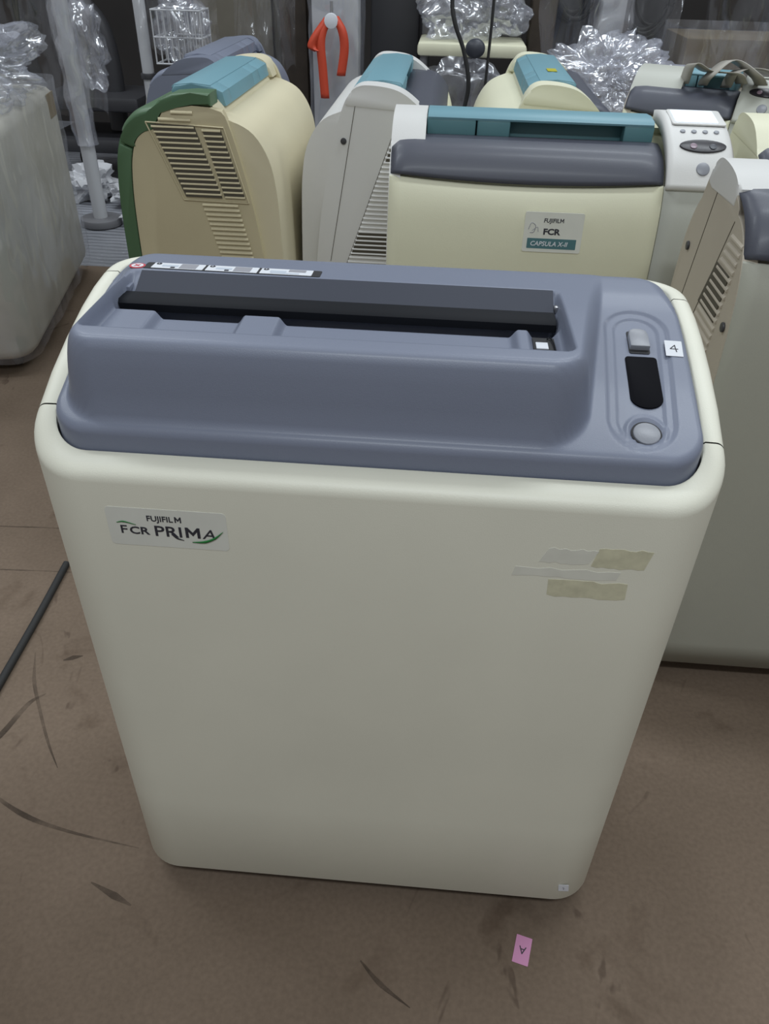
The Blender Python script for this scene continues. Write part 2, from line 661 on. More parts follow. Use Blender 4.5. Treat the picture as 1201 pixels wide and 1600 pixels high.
def sd_rrect(x, y, x0, x1, y0, y1, R):
    cx, cy = (x0 + x1) / 2, (y0 + y1) / 2
    qx = np.abs(x - cx) - ((x1 - x0) / 2 - R)
    qy = np.abs(y - cy) - ((y1 - y0) / 2 - R)
    return np.hypot(np.maximum(qx, 0), np.maximum(qy, 0)) + np.minimum(np.maximum(qx, qy), 0) - R


def sstep(a, b, x):
    t = np.clip((x - a) / (b - a), 0, 1)
    return t * t * (3 - 2 * t)


def sd_seg(x, y, ax, ay, bx, by):
    px, py = x - ax, y - ay
    dx, dy = bx - ax, by - ay
    h = np.clip((px * dx + py * dy) / (dx * dx + dy * dy), 0, 1)
    return np.hypot(px - dx * h, py - dy * h)


BTN = (0.2155, 0.054)
KEY = (0.2195, 0.1525)


def lid_height(x, y):
    base = panf(y)
    # control-panel relief: stepped race-track hollow
    s = sd_seg(x, y, 0.2125, 0.063, 0.2185, 0.163)
    base = base - 0.0022 * (1 - sstep(0.0245, 0.0285, s)) - 0.0016 * (1 - sstep(0.0175, 0.0200, s))
    sb = np.hypot(x - BTN[0], y - BTN[1])
    base = base + 0.0012 * (1 - sstep(0.0150, 0.0185, sb)) - 0.0018 * (1 - sstep(0.0115, 0.0150, sb))
    # hump
    top = topf(y)
    xr = x - 0.16 * (np.clip(y, 0.03, 0.25) - 0.045) * sstep(0.05, 0.13, x)
    d = -sd_rrect(xr, y, -0.2505, 0.1665, 0.0335, 0.42, 0.034)
    d = 0.5 * (d + np.sqrt(d * d + 0.0016 ** 2)) - 0.0002
    t = np.clip(d / 0.017, 0, 1)
    prof = 1 - (1 - t) ** 3.0
    h = base + np.maximum(top - base, 0) * prof
    # slot recess
    r = -sd_rrect(x, y, -0.238, 0.1535, 0.0660, 0.203, 0.010)
    raised = np.zeros_like(x)
    for a, b in ((-0.26, -0.197), (-0.122, -0.088), (0.112, 0.124), (0.1465, 0.20)):
        raised = np.maximum(raised, sstep(a - 0.005, a + 0.003, x) * (1 - sstep(b - 0.003, b + 0.005, x)))
    fl = 0.6985 + 0.0075 * raised
    slot = sstep(0.140, 0.143, y + 0.004 * raised * 0) * (1 - sstep(0.164, 0.167, y))
    fl = fl - 0.075 * slot * sstep(-0.236, -0.228, x) * (1 - sstep(0.143, 0.149, x))
    ramp = 0.700 + (0.7185 - 0.700) * np.clip((y - 0.166) / 0.035, 0, 1)
    fl = np.where(y > 0.1655, np.maximum(ramp, fl), fl)
    k = sstep(0.0, 0.0045, r)
    h = h + (np.minimum(fl, h) - h) * k
    # outer round-over of the lid
    e = -sd_rrect(x, y, LX0, LX1, LY0, LY1, LR)
    rr = 0.006 + 0.014 * sstep(0.18, 0.25, y)
    q = np.clip(rr - e, 0, rr)
    h = h - (rr - np.sqrt(np.maximum(rr * rr - q * q, 0))) * np.where(y > 0.2, 0.8, 1.0)
    return h


def build_lid():
    ys = []
    for k in range(15):
        ys.append(LY0 + LR * (1 - math.cos(math.radians(90 * k / 14))))
    ys += list(np.linspace(LY0 + LR, LY1 - LR, 128))[1:-1]
    for k in range(15):
        ys.append(LY1 - LR + LR * math.sin(math.radians(90 * k / 14)))
    ys = np.array(ys)
    nu = 470
    us = np.linspace(-1, 1, nu)
    V = []
    for y in ys:
        if y < LY0 + LR:
            w = LX1 - LR + math.sqrt(max(LR ** 2 - (LY0 + LR - y) ** 2, 0))
        elif y > LY1 - LR:
            w = LX1 - LR + math.sqrt(max(LR ** 2 - (y - LY1 + LR) ** 2, 0))
        else:
            w = LX1
        x = us * w
        z = lid_height(x, np.full_like(x, y))
        V.append(np.stack([x, np.full_like(x, y), z], 1))
    V = np.array(V)
    nv = len(ys)
    verts = [tuple(p) for p in V.reshape(-1, 3)]
    faces = [(j * nu + i, j * nu + i + 1, (j + 1) * nu + i + 1, (j + 1) * nu + i) for j in range(nv - 1) for i in
             range(nu - 1)]
    bd = [i for i in range(nu)] + [j * nu + nu - 1 for j in range(1, nv)] + \
         [(nv - 1) * nu + i for i in range(nu - 2, -1, -1)] + [j * nu for j in range(nv - 2, 0, -1)]
    b0 = len(verts)
    for i in bd:
        v = verts[i]
        verts.append((v[0], v[1], float(rimf(v[1])) - 0.012))
    nb = len(bd)
    for k in range(nb):
        faces.append((bd[k], b0 + k, b0 + (k + 1) % nb, bd[(k + 1) % nb]))
    me = bpy.data.meshes.new('lid')
    me.from_pydata(verts, [], faces)
    for p in me.polygons:
        p.use_smooth = True
    me.set_sharp_from_angle(angle=math.radians(70))
    return obj('lid', me, 'prima_grey', prima, label='blue-grey moulded lid with insertion slot')


lid = build_lid()


def lid_frame(x, y, dz=0.0, yaw=0.0, h=None):
    e = 0.004
    f = (lambda a, b: float(panf(b))) if h is None else h
    z = f(x, y) + dz
    ty = Vector((0, 1, (f(x, y + e) - f(x, y - e)) / (2 * e)))
    m = frame((x, y, z), (1, 0, 0), ty)
    return m @ Matrix.Rotation(yaw, 4, 'Z')


# flap over the slot
prism('slot_flap', 'flap_black', [(0.1495, 0.7005), (0.149, 0.7075), (0.153, 0.7100), (0.172, 0.7095), (0.173, 0.7055)],
      -0.2395, 0.1478, prima, 0.0008, label='black flap bar across the slot')
prism('flap_plate', 'flap_plate', [(0.1725, 0.7085), (0.1725, 0.7060), (0.199, 0.7185), (0.198, 0.7198)], -0.228, 0.1475,
      prima, 0.0005, label='dark sloping plate behind the slot')
box('hinge_clip', 'steel', 0.1475, 0.1515, 0.176, 0.182, 0.707, 0.713, 0.001, prima)
box('hinge_clip', 'prima_grey', -0.2365, -0.2325, 0.174, 0.186, 0.704, 0.7125, 0.001, prima)
# cassette sensor in the slot corner
bx = box('sensor_block', 'prima_core', 0.1265, 0.145, 0.105, 0.136, 0.698, 0.7015, 0.0006, prima)
box('sensor_pad', 'paper', 0.1285, 0.1385, 0.112, 0.124, 0.7015, 0.7028, 0.0004, bx)
tube('sensor_spring', 'flap_black', [(0.1385, 0.130, 0.703), (0.1415, 0.133, 0.703), (0.1435, 0.120, 0.703),
                                     (0.1435, 0.108, 0.703)], 0.0006, bx, 3, 6)
# control panel pieces
sm = lid_frame(0.2195, 0.1065, -0.0036)


def screen_outline():
    w, t, b = 0.0132, 0.0290, -0.0300
    pts = []
    for k in range(5):
        a = math.radians(90 * k / 4)
        pts.append((w - 0.003 + 0.003 * math.cos(a), t - 0.003 + 0.003 * math.sin(a)))
    for k in range(5):
        a = math.radians(90 + 90 * k / 4)
        pts.append((-w + 0.003 + 0.003 * math.cos(a), t - 0.003 + 0.003 * math.sin(a)))
    for k in range(13):
        a = math.radians(180 + 180 * k / 12)
        pts.append((w * math.cos(a), b + 0.011 + 0.011 * math.sin(a)))
    return pts


def flat_plate(name, m, pts, z0, z1, parent, matrix=None, bev=0.0, label=None):
    bm = bmesh.new()
    f = bm.faces.new([bm.verts.new((p[0], p[1], z1)) for p in pts])
    g = bmesh.ops.extrude_face_region(bm, geom=[f])
    for v in g['geom']:
        if isinstance(v, bmesh.types.BMVert):
            v.co.z = z0
    if bev:
        es = [e for e in bm.edges if all(abs(v.co.z - z1) < 1e-7 for v in e.verts)]
        bmesh.ops.bevel(bm, geom=es, offset=bev, segments=2, affect='EDGES', profile=0.5)
    return finish(bm, name, m, parent, matrix=matrix, label=label)


flat_plate('display', 'screen_black', screen_outline(), -0.001, 0.0007, prima, sm, 0.0003, 'black display window with rounded lower end')
bt = cyl('button', 'button_grey', (0, 0, 0), 0.0108, 0.004, prima, 40, 0.0012)
bt.matrix_basis = lid_frame(BTN[0], BTN[1], -0.0058)
bt['label'] = 'round pale-grey push button'
br = cyl('button_gap', 'prima_core', (0, 0, 0), 0.0121, 0.0018, prima, 40)
br.matrix_basis = lid_frame(BTN[0], BTN[1], -0.0050)
km = lid_frame(KEY[0], KEY[1], -0.0038)
kp = [(-0.0082, -0.0105), (0.0082, -0.0105), (0.0082, 0.006), (0.0065, 0.0105), (0.002, 0.0125), (-0.004, 0.0125),
      (-0.0075, 0.010), (-0.0085, 0.005)]
kb = flat_plate('power_key', 'button_grey', kp, 0.0, 0.0052, prima, km, 0.0012, 'raised pale-grey key above the display')
rbox_plate('key_well', 'prima_core', -0.0088, 0.0088, -0.0150, 0.0135, 0.002, -0.001, 0.0004, kb)
# numbered sticker
st = rbox_plate('number_sticker', 'paper', -0.0072, 0.0072, -0.0095, 0.0095, 0.0006, 0, 0.0004, prima,
                lid_frame(0.2475, 0.1415, 0.0002, math.radians(-2)), label='white sticker with a handwritten 4')
tube('digit', 'ink', [(-0.0032, -0.0008, 0.0005), (-0.001, 0.0018, 0.0005), (0.0009, 0.0040, 0.0005)], 0.00042, st, 3, 6)
tube('digit', 'ink', [(-0.0032, -0.0008, 0.0005), (0.0000, -0.0008, 0.0005), (0.0035, -0.0008, 0.0005)], 0.00036, st, 3, 6)
tube('digit', 'ink', [(0.0009, 0.0040, 0.0005), (0.0013, 0.0, 0.0005), (0.0020, -0.0042, 0.0005)], 0.00042, st, 3, 6)


def topz(x, y):
    return float(topf(y))


# instruction strip and red mark
sp = rbox_plate('instruction_strip', 'prima_core', -0.083, 0.083, -0.0088, 0.0088, 0.002, 0, 0.0004, prima,
                lid_frame(-0.147, 0.2135, 0.0001, math.radians(-0.6), topz), label='strip of three small white instruction pictures')
for i, xx in enumerate((-0.0755, -0.0245, 0.0265)):
    c = rbox_plate('picture', 'paper', xx, xx + 0.0485, -0.0078, 0.0078, 0.0008, 0.0004, 0.0007, sp)
    for q in range(1):
        rbox_plate('picture_print', 'ink_grey', xx + 0.026, xx + 0.042, (-0.0066 if i < 2 else 0.000), 0.0066, 0.0006, 0.0007, 0.0009, sp)
        rbox_plate('picture_print', 'ink_light', xx + 0.009, xx + 0.024, -0.003, 0.002, 0.0006, 0.0007, 0.0009, sp)
        cyl('picture_print', 'ink', (xx + 0.0045, 0.0045, 0.0007), 0.0026, 0.0003, sp, 14)
        if i < 2:
            rbox_plate('picture_print', 'ink', xx + 0.018, xx + 0.022, -0.0068, -0.0036, 0.0006, 0.0007, 0.0011, sp)
        else:
            rbox_plate('picture_print', 'ink_light', xx + 0.010, xx + 0.037, -0.0062, -0.0034, 0.0004, 0.0007, 0.0009, sp)
    text('picture_digit', 'paper', str(i + 1), 0.004, Matrix.Translation((xx + 0.0035, 0.0031, 0.00105)), sp)
rm = cyl('warning_mark', 'ink_red', (0, 0, 0), 0.0075, 0.0005, prima, 24)
rm.matrix_basis = lid_frame(-0.2365, 0.2110, 0.0001, 0, topz)
rm['label'] = 'small round red and white prohibition mark'
rw = cyl('mark_disc', 'paper', (0, 0, 0.0005), 0.0056, 0.0002, rm, 24)
text('mark_symbol', 'ink_red', 'x', 0.009, Matrix.Translation((-0.0021, -0.0024, 0.0008)), rm, bold=0.0003)

# maker's label on the front
FR = frame((0, 0, 0), (1, 0, 0), (0, 0, 1))      # local xy -> world xz, facing -y


def on_front(x, z, dy=0.0, rot=0.0):
    return Matrix.Translation((x, -dy, z)) @ FR @ Matrix.Rotation(rot, 4, 'Z')


def letter_m(name, m, x, y, w, h, parent, z=0.0002):
    k = 0.20
    pts = [(0, 0), (k, 0), (k, 0.62), (0.5, 0.18), (1 - k, 0.62), (1 - k, 0), (1, 0), (1, 1), (1 - k * 0.9, 1), (0.5, 0.52),
           (k * 0.9, 1), (0, 1)]
    return flat_plate(name, m, [(x + p[0] * w, y + p[1] * h) for p in pts], z, z + 0.0004, parent)


lb = rbox_plate('name_label', 'label_clear', -0.050, 0.050, -0.0195, 0.0195, 0.004, -0.0002, 0.0003, prima,
                on_front(-0.164, 0.577), label='pale label reading FUJIFILM FCR PRIMA')
text('label_text', 'ink', 'FUJIFIL', 0.0078, Matrix.Translation((-0.0165, 0.0072, 0.0004)), lb, bold=0.00012, sx=0.98)
letter_m('label_text', 'ink', 0.0071, 0.0072, 0.0054, 0.0057, lb)
text('label_text', 'ink', 'F', 0.0118, Matrix.Translation((-0.0405, -0.0070, 0.0004)), lb, sx=1.2, bold=0.0001)
text('label_text', 'ink', 'CR', 0.0105, Matrix.Translation((-0.0325, -0.0070, 0.0004)), lb, sx=1.2, bold=0.0002)
text('label_text', 'ink', 'PRI', 0.0150, Matrix.Translation((-0.0120, -0.0078, 0.0004)), lb, sx=1.20, bold=0.00015)
letter_m('label_text', 'ink', 0.0146, -0.0078, 0.0122, 0.0106, lb)
text('label_text', 'ink', 'A', 0.0140, Matrix.Translation((0.0285, -0.0078, 0.0004)), lb, sx=1.15, shear=0.2, bold=0.00005)
ribbon('label_swoosh', 'ink_green', [(-0.0420, 0.0040), (-0.036, 0.0052), (-0.026, 0.0026)], [0.0004, 0.0014, 0.0003],
       Matrix.Translation((0, 0, 0.0004)), lb)
ribbon('label_swoosh', 'ink_green', [(0.0195, -0.0118), (0.030, -0.0108), (0.039, -0.0062), (0.0465, 0.0012)],
       [0.0005, 0.0024, 0.0018, 0.0003], Matrix.Translation((0, 0, 0.0007)), lb)
ribbon('label_swoosh', 'ink', [(0.003, -0.0045), (0.007, -0.0088), (0.0125, -0.0108)], [0.0016, 0.0016, 0.0004],
       Matrix.Translation((0, 0, 0.0004)), lb)


def rag(name, m, x0, x1, z0, z1, seed, lab, slant=0.0):
    rnd = random.Random(seed)
    top = [(x0 + (x1 - x0) * k / 9 + slant, z1 + rnd.uniform(-1, 1) * 0.0012) for k in range(10)]
    bot = [(x0 + (x1 - x0) * k / 9, z0 + rnd.uniform(-1, 1) * 0.0012) for k in range(10)]
    pts = list(bot) + list(reversed(top))
    return flat_plate(name, m, pts, -0.0003, 0.00025, prima, on_front(0, 0), 0, lab)


rag('tape_residue', 'tape_residue', 0.1820, 0.2245, 0.5665, 0.5865, 3, 'yellowed scrap of old tape', 0.004)
rag('tape_residue', 'tape_residue', 0.1515, 0.2160, 0.5330, 0.5505, 5, 'yellowed strip of old tape', -0.001)
rag('tape_residue', 'tape_pale', 0.1400, 0.1800, 0.5690, 0.5835, 8, 'pale torn end of old tape', 0.006)
rag('tape_residue', 'tape_pale', 0.1200, 0.2050, 0.5535, 0.5625, 9, 'pale strip of old tape', 0.002)
cs = rbox_plate('corner_sticker', 'paper', -0.006, 0.006, -0.0068, 0.0068, 0.0008, -0.0002, 0.0003, prima,
                on_front(0.2405, 0.0655, 0.0, 0.12), label='tiny white sticker at the bottom corner')
tube('sticker_mark', 'ink_grey', [(-0.001, 0.002, 0.0004), (0.0004, 0.0, 0.0004), (0.0, -0.003, 0.0004)], 0.0005, cs, 3, 6)

# ------------------------------------------------------------------ the upright readers behind
FRONT = [(0.0, 0.035), (0.0, 0.25), (0.0, 0.42), (0.002, 0.52), (0.006, 0.58), (0.014, 0.63), (0.030, 0.668),
         (0.055, 0.690), (0.085, 0.700)]
REAR = [(0.205, 0.728), (0.220, 0.708), (0.238, 0.655), (0.260, 0.56), (0.277, 0.45), (0.290, 0.30), (0.296, 0.15),
        (0.298, 0.035)]
HOUSE = [(0.15, 0.05), (0.15, 0.62), (0.20, 0.690), (0.235, 0.688), (0.272, 0.668), (0.298, 0.625), (0.309, 0.57),
         (0.313, 0.50), (0.317, 0.35), (0.32, 0.05)]


def cm2(pts, n=4):
    return [(p.x, p.y) for p in catmull([(a, b, 0) for a, b in pts], n)]


FRC = cm2(FRONT, 5)
REC = cm2(REAR, 4)


def inset(pts, d):
    """shrink a (y, z) polyline of the front curve inwards (towards +y)"""
    out = []
    L = len(pts)
    for i, p in enumerate(pts):
        a, b = pts[max(i - 1, 0)], pts[min(i + 1, L - 1)]
        ty, tz = b[0] - a[0], b[1] - a[1]
        l = math.hypot(ty, tz) or 1
        out.append((p[0] + tz / l * d, p[1] - ty / l * d))
    return out


def arc_at(curve, s):
    ds = [0]
    for a, b in zip(curve, curve[1:]):
        ds.append(ds[-1] + math.hypot(b[0] - a[0], b[1] - a[1]))
    t = s * ds[-1]
    y = float(np.interp(t, ds, [c[0] for c in curve]))
    z = float(np.interp(t, ds, [c[1] for c in curve]))
    e = 0.02 * ds[-1]
    y0, z0 = np.interp(t - e, ds, [c[0] for c in curve]), np.interp(t - e, ds, [c[1] for c in curve])
    y1, z1 = np.interp(t + e, ds, [c[0] for c in curve]), np.interp(t + e, ds, [c[1] for c in curve])
    return y, z, Vector((0, y1 - y0, z1 - z0)).normalized()


def split_at_z(curve, z):
    lo = [p for p in curve if p[1] < z]
    hi = [p for p in curve if p[1] > z]
    a, b = lo[-1], hi[0]
    t = (z - a[1]) / (b[1] - a[1])
    m = (a[0] + (b[0] - a[0]) * t, z)
    return lo + [m], [m] + hi


BAR_MESH = {}


def louvre_mesh(length, m, hh=0.0055, dd=0.0022):
    key = (round(length, 4), m, hh, dd)
    if key in BAR_MESH:
        return BAR_MESH[key]
    bm = bmesh.new()
    # local: y = along, z up, x outwards (towards -x)
    prof = [(0.0, 0.0), (-dd, 0.0008), (-dd * 0.9, hh * 0.5), (0.0, hh)]
    a = [bm.verts.new((p[0], -length / 2, p[1])) for p in prof]
    b = [bm.verts.new((p[0], length / 2, p[1])) for p in prof]
    bm.faces.new(a)
    bm.faces.new(list(reversed(b)))
    for i in range(4):
        bm.faces.new((a[i], b[i], b[(i + 1) % 4], a[(i + 1) % 4]))
    bmesh.ops.recalc_face_normals(bm, faces=bm.faces)
    me = bpy.data.meshes.new('louvre')
    bm.to_mesh(me)
    bm.free()
    me.materials.append(MATS[m])
    BAR_MESH[key] = me
    return me


def reader(label, loc, rz, W=0.54, side=('case_white', 'case_white'), front='cream', trim='case_grey_white', rear='cream',
           cap='case_white', handle='teal', cap_w=0.055, vent=None, vent_right=None, panel=None, hood='hood_grey',
           band=None, group='upright film readers', handle_range=None, hood_raise=0.0, open_top=False, no_handle=False):
    t = thing('upright_reader', label, 'machine', loc, rz, group)
    h = W / 2
    pw = 0.105 if panel else 0.0
    top = [(0.092, 0.686), (0.150, 0.690), (0.205, 0.705)]
    core = inset(FRC, 0.012) + top + [(p[0] - 0.008, p[1] - 0.012) for p in REC]
    prism('body', rear, core, -h + 0.014, h - 0.014, t)
    side_poly = FRC + [(0.105, 0.722), (0.13, 0.732), (0.165, 0.735), (0.192, 0.735)] + REC
    bandw = 0.027
    for s, sm_, v in ((-1, side[0], vent), (1, side[1], vent_right)):
        x0, x1 = (-h, -h + 0.018) if s < 0 else (h - 0.018, h)
        if band and s == band[1]:
            inner = inset(FRC, bandw)
            k = max(i for i, p in enumerate(FRC) if p[1] < 0.70)
            topin = [(0.105, 0.702), (0.135, 0.712), (0.165, 0.714), (0.196, 0.712)]
            poly = inner + topin + [q for q in REC if q[1] < 0.712]
            sp_ = prism('side_panel', sm_, poly, x0 + (0.0015 if s < 0 else 0), x1 - (0.0015 if s > 0 else 0), t, 0.003)
            outer = FRC + [(0.105, 0.722), (0.13, 0.732), (0.165, 0.735), (0.2, 0.735)]
            inn = [(p[0] - 0.0015, p[1]) for p in inner] + [(0.103, 0.704), (0.135, 0.714), (0.165, 0.716), (0.2, 0.714)]
            cut = int(len(outer) * 0.62)
            for a_, b_ in ((0, cut), (cut, len(outer))):
                oo = outer[a_:b_ + 1]
                ii = inn[a_:b_ + 1]
                if a_ > 0:
                    oo = [(oo[0][0] + 0.0012, oo[0][1] + 0.0012)] + oo[1:]
                    ii = [(ii[0][0] + 0.0012, ii[0][1] + 0.0012)] + ii[1:]
                prism('edge_band', band[0], oo + list(reversed(ii)), x0 if s < 0 else x1 - 0.055, x0 + 0.055 if s < 0 else x1, t, 0.004, 3)
        else:
            sp_ = prism('side_panel', sm_, side_poly, x0, x1, t, 0.006, 3)
        xs = -h if s < 0 else h
        if v:
            # v: list of (z, y_centre, length, dark)
            for z, yc, ln, dk in v['bars']:
                me = louvre_mesh(ln, sm_)
                mt = Matrix.Translation((xs, yc, z))
                if s > 0:
                    mt = mt @ Matrix.Diagonal((-1, 1, 1, 1))
                lo = bpy.data.objects.new('louvre', me)
                C.objects.link(lo)
                lo.parent = sp_
                lo.matrix_basis = mt
            for poly in v.get('dark', []):
                prism('vent_opening', 'vent_dark', poly, xs - 0.0012, xs + 0.0012, sp_)
            for fr in v.get('frame', []):
                tube('panel_seam' if v.get('fdark') else 'vent_frame', 'vent_dark' if v.get('fdark') else sm_, [(xs, *fr[0]), (xs, (fr[0][0] + fr[1][0]) / 2, (fr[0][1] + fr[1][1]) / 2), (xs, *fr[1])],
                     0.0007 if v.get('fdark') else 0.0014, sp_, 1, 6)
            for sy, sz in v.get('screws', []):
                cyl('screw', 'dark_metal', (xs, sy, sz), 0.006, 0.003, sp_, 14, 0.0008,
                    Matrix.Rotation(math.radians(-90 if s < 0 else 90), 4, 'Y'))
    # front skin and hood
    zsplit = 0.664
    lo_c, hi_c = split_at_z(FRC, zsplit)
    nx = 24
    fx0, fx1 = -h + (0.001 if not band else 0.056), h - pw

    def sag(x):
        u = (x - fx0) / (h - pw - fx0) * 2 - 1
        return 0.010 * (1 - u * u)

    rows = []
    lo_n = inset(lo_c, -0.0015)
    for (y, z) in lo_n:
        f = max(0.0, (z - 0.45) / (zsplit - 0.45))
        rows.append([(fx0 + (fx1 - 0.0015 - fx0) * i / nx, y, z - 0.002 * f - f ** 6 * sag(fx0 + (fx1 - fx0) * i / nx))
                     for i in range(nx + 1)])
    grid_mesh('front_panel', front, rows, t, 60, 0.010)
    if pw:
        rows = [[(fx1 + (h - fx1) * i / 4, y, z - 0.002) for i in range(5)] for (y, z) in lo_n]
        grid_mesh('front_trim', trim, rows, t, 60, 0.010)
    rows = []
    hc = hi_c + [(0.100, 0.702), (0.114, 0.703)]
    hs = inset(hc, -0.006)
    L = len(hs)
    nx2 = 36
    for j, (y, z) in enumerate(hs):
        f = 1 - j / (L - 1)
        row = []
        for i in range(nx2 + 1):
            x = fx0 + (fx1 - 0.002 - fx0) * i / nx2
            ed = min(x - fx0, fx1 - 0.002 - x)
            rnd = 0.006 * (1 - math.sqrt(max(0, 1 - max(0, 1 - ed / 0.008) ** 2)))
            bulge = 0.007 * math.sin(math.pi * (1 - f)) * min(1, ed / 0.03)
            row.append((x, y - 0.5 * bulge + rnd, z + hood_raise * (1 - f) + 0.5 * bulge - rnd * 0.5 - f ** 3 * sag(x)))
        rows.append(row)
    ho = grid_mesh('hood', hood, rows, t, 60, 0.006)
    # handle block on the ridge
    hx0, hx1 = -h + cap_w, h - pw - (cap_w * 0.25 if pw else cap_w)
    if handle_range:
        hx0, hx1 = handle_range
    if not no_handle:
        hp = [(0.114, 0.688), (0.110, 0.728), (0.116, 0.737), (0.150, 0.740), (0.185, 0.738), (0.207, 0.728), (0.212, 0.705)]
        w_ = hx1 - hx0
        s1 = hx0 + 0.22 * w_
        g0, g1 = hx0 + 0.37 * w_, hx1 - 0.13 * w_
        hn = prism('handle', handle, hp, hx0, s1 - 0.001, t, 0.0025, label='teal lift handle along the ridge')
        prism('handle', handle, hp, s1 + 0.001, g0, t, 0.0025)
        hollow = [(0.130, 0.688), (0.138, 0.731), (0.142, 0.739), (0.150, 0.740), (0.185, 0.738), (0.207, 0.728), (0.212, 0.705)]
        prism('handle_grip', handle, hollow, g0 - 0.001, g1 + 0.001, t, 0.0015)
        prism('handle', handle, hp, g1, hx1, t, 0.0025)
        lipp = [(0.112, 0.731), (0.111, 0.734), (0.116, 0.7385), (0.150, 0.7415), (0.185, 0.739), (0.186, 0.736), (0.15, 0.737)]
        prism('handle_lip_highlight', 'teal_light' if handle != 'prima_grey' else handle, lipp, hx0 + 0.001, hx1 - 0.001, t, 0.0005)  # paler strip paints the highlight along the top of a teal handle
    capp = cm2([(0.060, 0.690), (0.080, 0.709), (0.105, 0.726), (0.13, 0.735), (0.165, 0.739), (0.192, 0.737), (0.210, 0.724), (0.22, 0.70)], 4)
    if hood_raise:
        capp = [q for q in capp if q[0] > 0.098] + [(0.2, 0.70), (0.10, 0.70)]
    if not band or band[1] > 0:
        prism('end_cap', cap, capp, -h - 0.0008, hx0 - 0.001, t, 0.005, 3, smooth=50)
    if not pw and not (band and band[1] > 0):
        prism('end_cap', cap, capp, hx1 + 0.001, h + 0.0008, t, 0.005, 3, smooth=50)
    # rear housing
    prism('rear_housing', rear, cm2(HOUSE[1:-1], 4) + [HOUSE[-1], HOUSE[0]], -h + 0.012, h - 0.012, t, 0.014, 4, smooth=60)
    for sgn in (-1, 1):
        for y in (0.05, 0.27):
            cyl('foot', 'rubber', (sgn * (h - 0.06), y, 0.0), 0.02, 0.036, t, 14, 0.002)
    if panel:
        pc = cm2([(0.018, 0.662), (0.040, 0.694), (0.075, 0.720), (0.125, 0.738), (0.175, 0.744), (0.205, 0.740)], 6)
        x0, x1 = fx1 + 0.001, h + 0.002
        rows = []
        for (y, z) in inset(pc, -0.002):
            row = []
            for i in range(13):
                x = x0 + (x1 - x0) * i / 12
                ed = x1 - x
                rd = 0.012 * (1 - math.sqrt(max(0, 1 - max(0, 1 - ed / 0.016) ** 2)))
                row.append((x, y + rd * 0.6, z - rd))
            rows.append(row)
        cp = grid_mesh('control_panel', cap, rows, t, 60, 0.02, label='pale control panel at the right end')

        def pf(s, x, dz=0.0):
            y, z, tg = arc_at(pc, s)
            m = frame((x, y, z), (1, 0, 0), tg)
            return m @ Matrix.Translation((0, 0, dz))

        xm = (x0 + x1) / 2
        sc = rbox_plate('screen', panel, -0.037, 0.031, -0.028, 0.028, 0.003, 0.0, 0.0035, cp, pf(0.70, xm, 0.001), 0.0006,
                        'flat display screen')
        rbox_plate('screen_bezel', cap, -0.042, 0.043, -0.033, 0.033, 0.005, 0.0, 0.0022, cp, pf(0.70, xm, 0.001), 0.0008)
        for i in range(4):
            b = cyl('panel_button', 'button_grey', (0, 0, 0), 0.0042, 0.003, cp, 14, 0.0008)
            b.matrix_basis = pf(0.475, xm - 0.028 + i * 0.0175, 0.001)
        ov = []
        for k in range(28):
            a = 2 * math.pi * k / 28
            ov.append((0.036 * math.cos(a), 0.0125 * math.sin(a)))
        ovp = flat_plate('key_oval', 'oval_dark', ov, 0.0, 0.0035, cp, pf(0.32, xm, 0.001), 0.0008, 'dark oval key field')
        for dx in (-0.015, 0.015):
            cyl('key', 'led' if dx < 0 else 'hood_dark', (dx, -0.002, 0.0035), 0.0055, 0.0012, ovp, 16, 0.0004)
        db = cyl('start_button', 'button_grey', (0, 0, 0), 0.0105, 0.005, cp, 24, 0.002)
        db.matrix_basis = pf(0.14, xm, -0.001)
    return t


def strip_bars(z0, z1, n, ya0, yb0, ya1, yb1):
    """bars between two slanted edges: at z0 from ya0..yb0, at z1 from ya1..yb1"""
    out = []
    for i in range(n):
        f = i / (n - 1)
        z = z0 + (z1 - z0) * f
        a = ya0 + (ya1 - ya0) * f
        b = yb0 + (yb1 - yb0) * f
        out.append((z, (a + b) / 2, round(b - a, 3), False))
    return out


# the cream reader facing the camera
r7 = reader('cream film reader facing the camera, teal handle, screen with painted-in glare and maker label on its front', (0.225, 0.80, 0), 0.0,
            panel='lcd_glare', side=('case_white', 'case_white'), front='cream', cap='case_white', handle='teal')
lx, lz = 0.0, 0.0
nl = rbox_plate('name_label', 'label_clear', -0.047, 0.047, -0.031, 0.031, 0.003, -0.0015, 0.0006, r7,
                Matrix.Translation((-0.0005, 0.0045, 0.590)) @ frame((0, 0, 0), (1, 0, 0), (0, 0.09, 1)),
                label='white maker label with a green stripe')
text('label_text', 'ink', 'FUJIFIL', 0.0088, Matrix.Translation((-0.017, 0.0155, 0.0007)), nl, bold=0.0002, shear=0.1)
letter_m('label_text', 'ink', 0.0091, 0.0155, 0.0060, 0.0064, nl, 0.0005)
text('label_text', 'ink', 'FCR', 0.0125, Matrix.Translation((-0.016, -0.0030, 0.0007)), nl, sx=1.2, bold=0.0005)
rbox_plate('label_stripe', 'teal', -0.040, 0.039, -0.0255, -0.0095, 0.0008, 0.0006, 0.0008, nl)
text('label_text', 'paper', 'CAPSULA X-II', 0.0100, Matrix.Translation((-0.035, -0.0210, 0.0009)), nl, sx=1.0, bold=0.0001, shear=0.2)
tube('label_drawing', 'ink_grey', [(-0.040, 0.004, 0.0007), (-0.036, 0.014, 0.0007), (-0.029, 0.010, 0.0007), (-0.031, 0.0, 0.0007),
                                   (-0.037, -0.001, 0.0007)], 0.0006, nl, 4, 5)
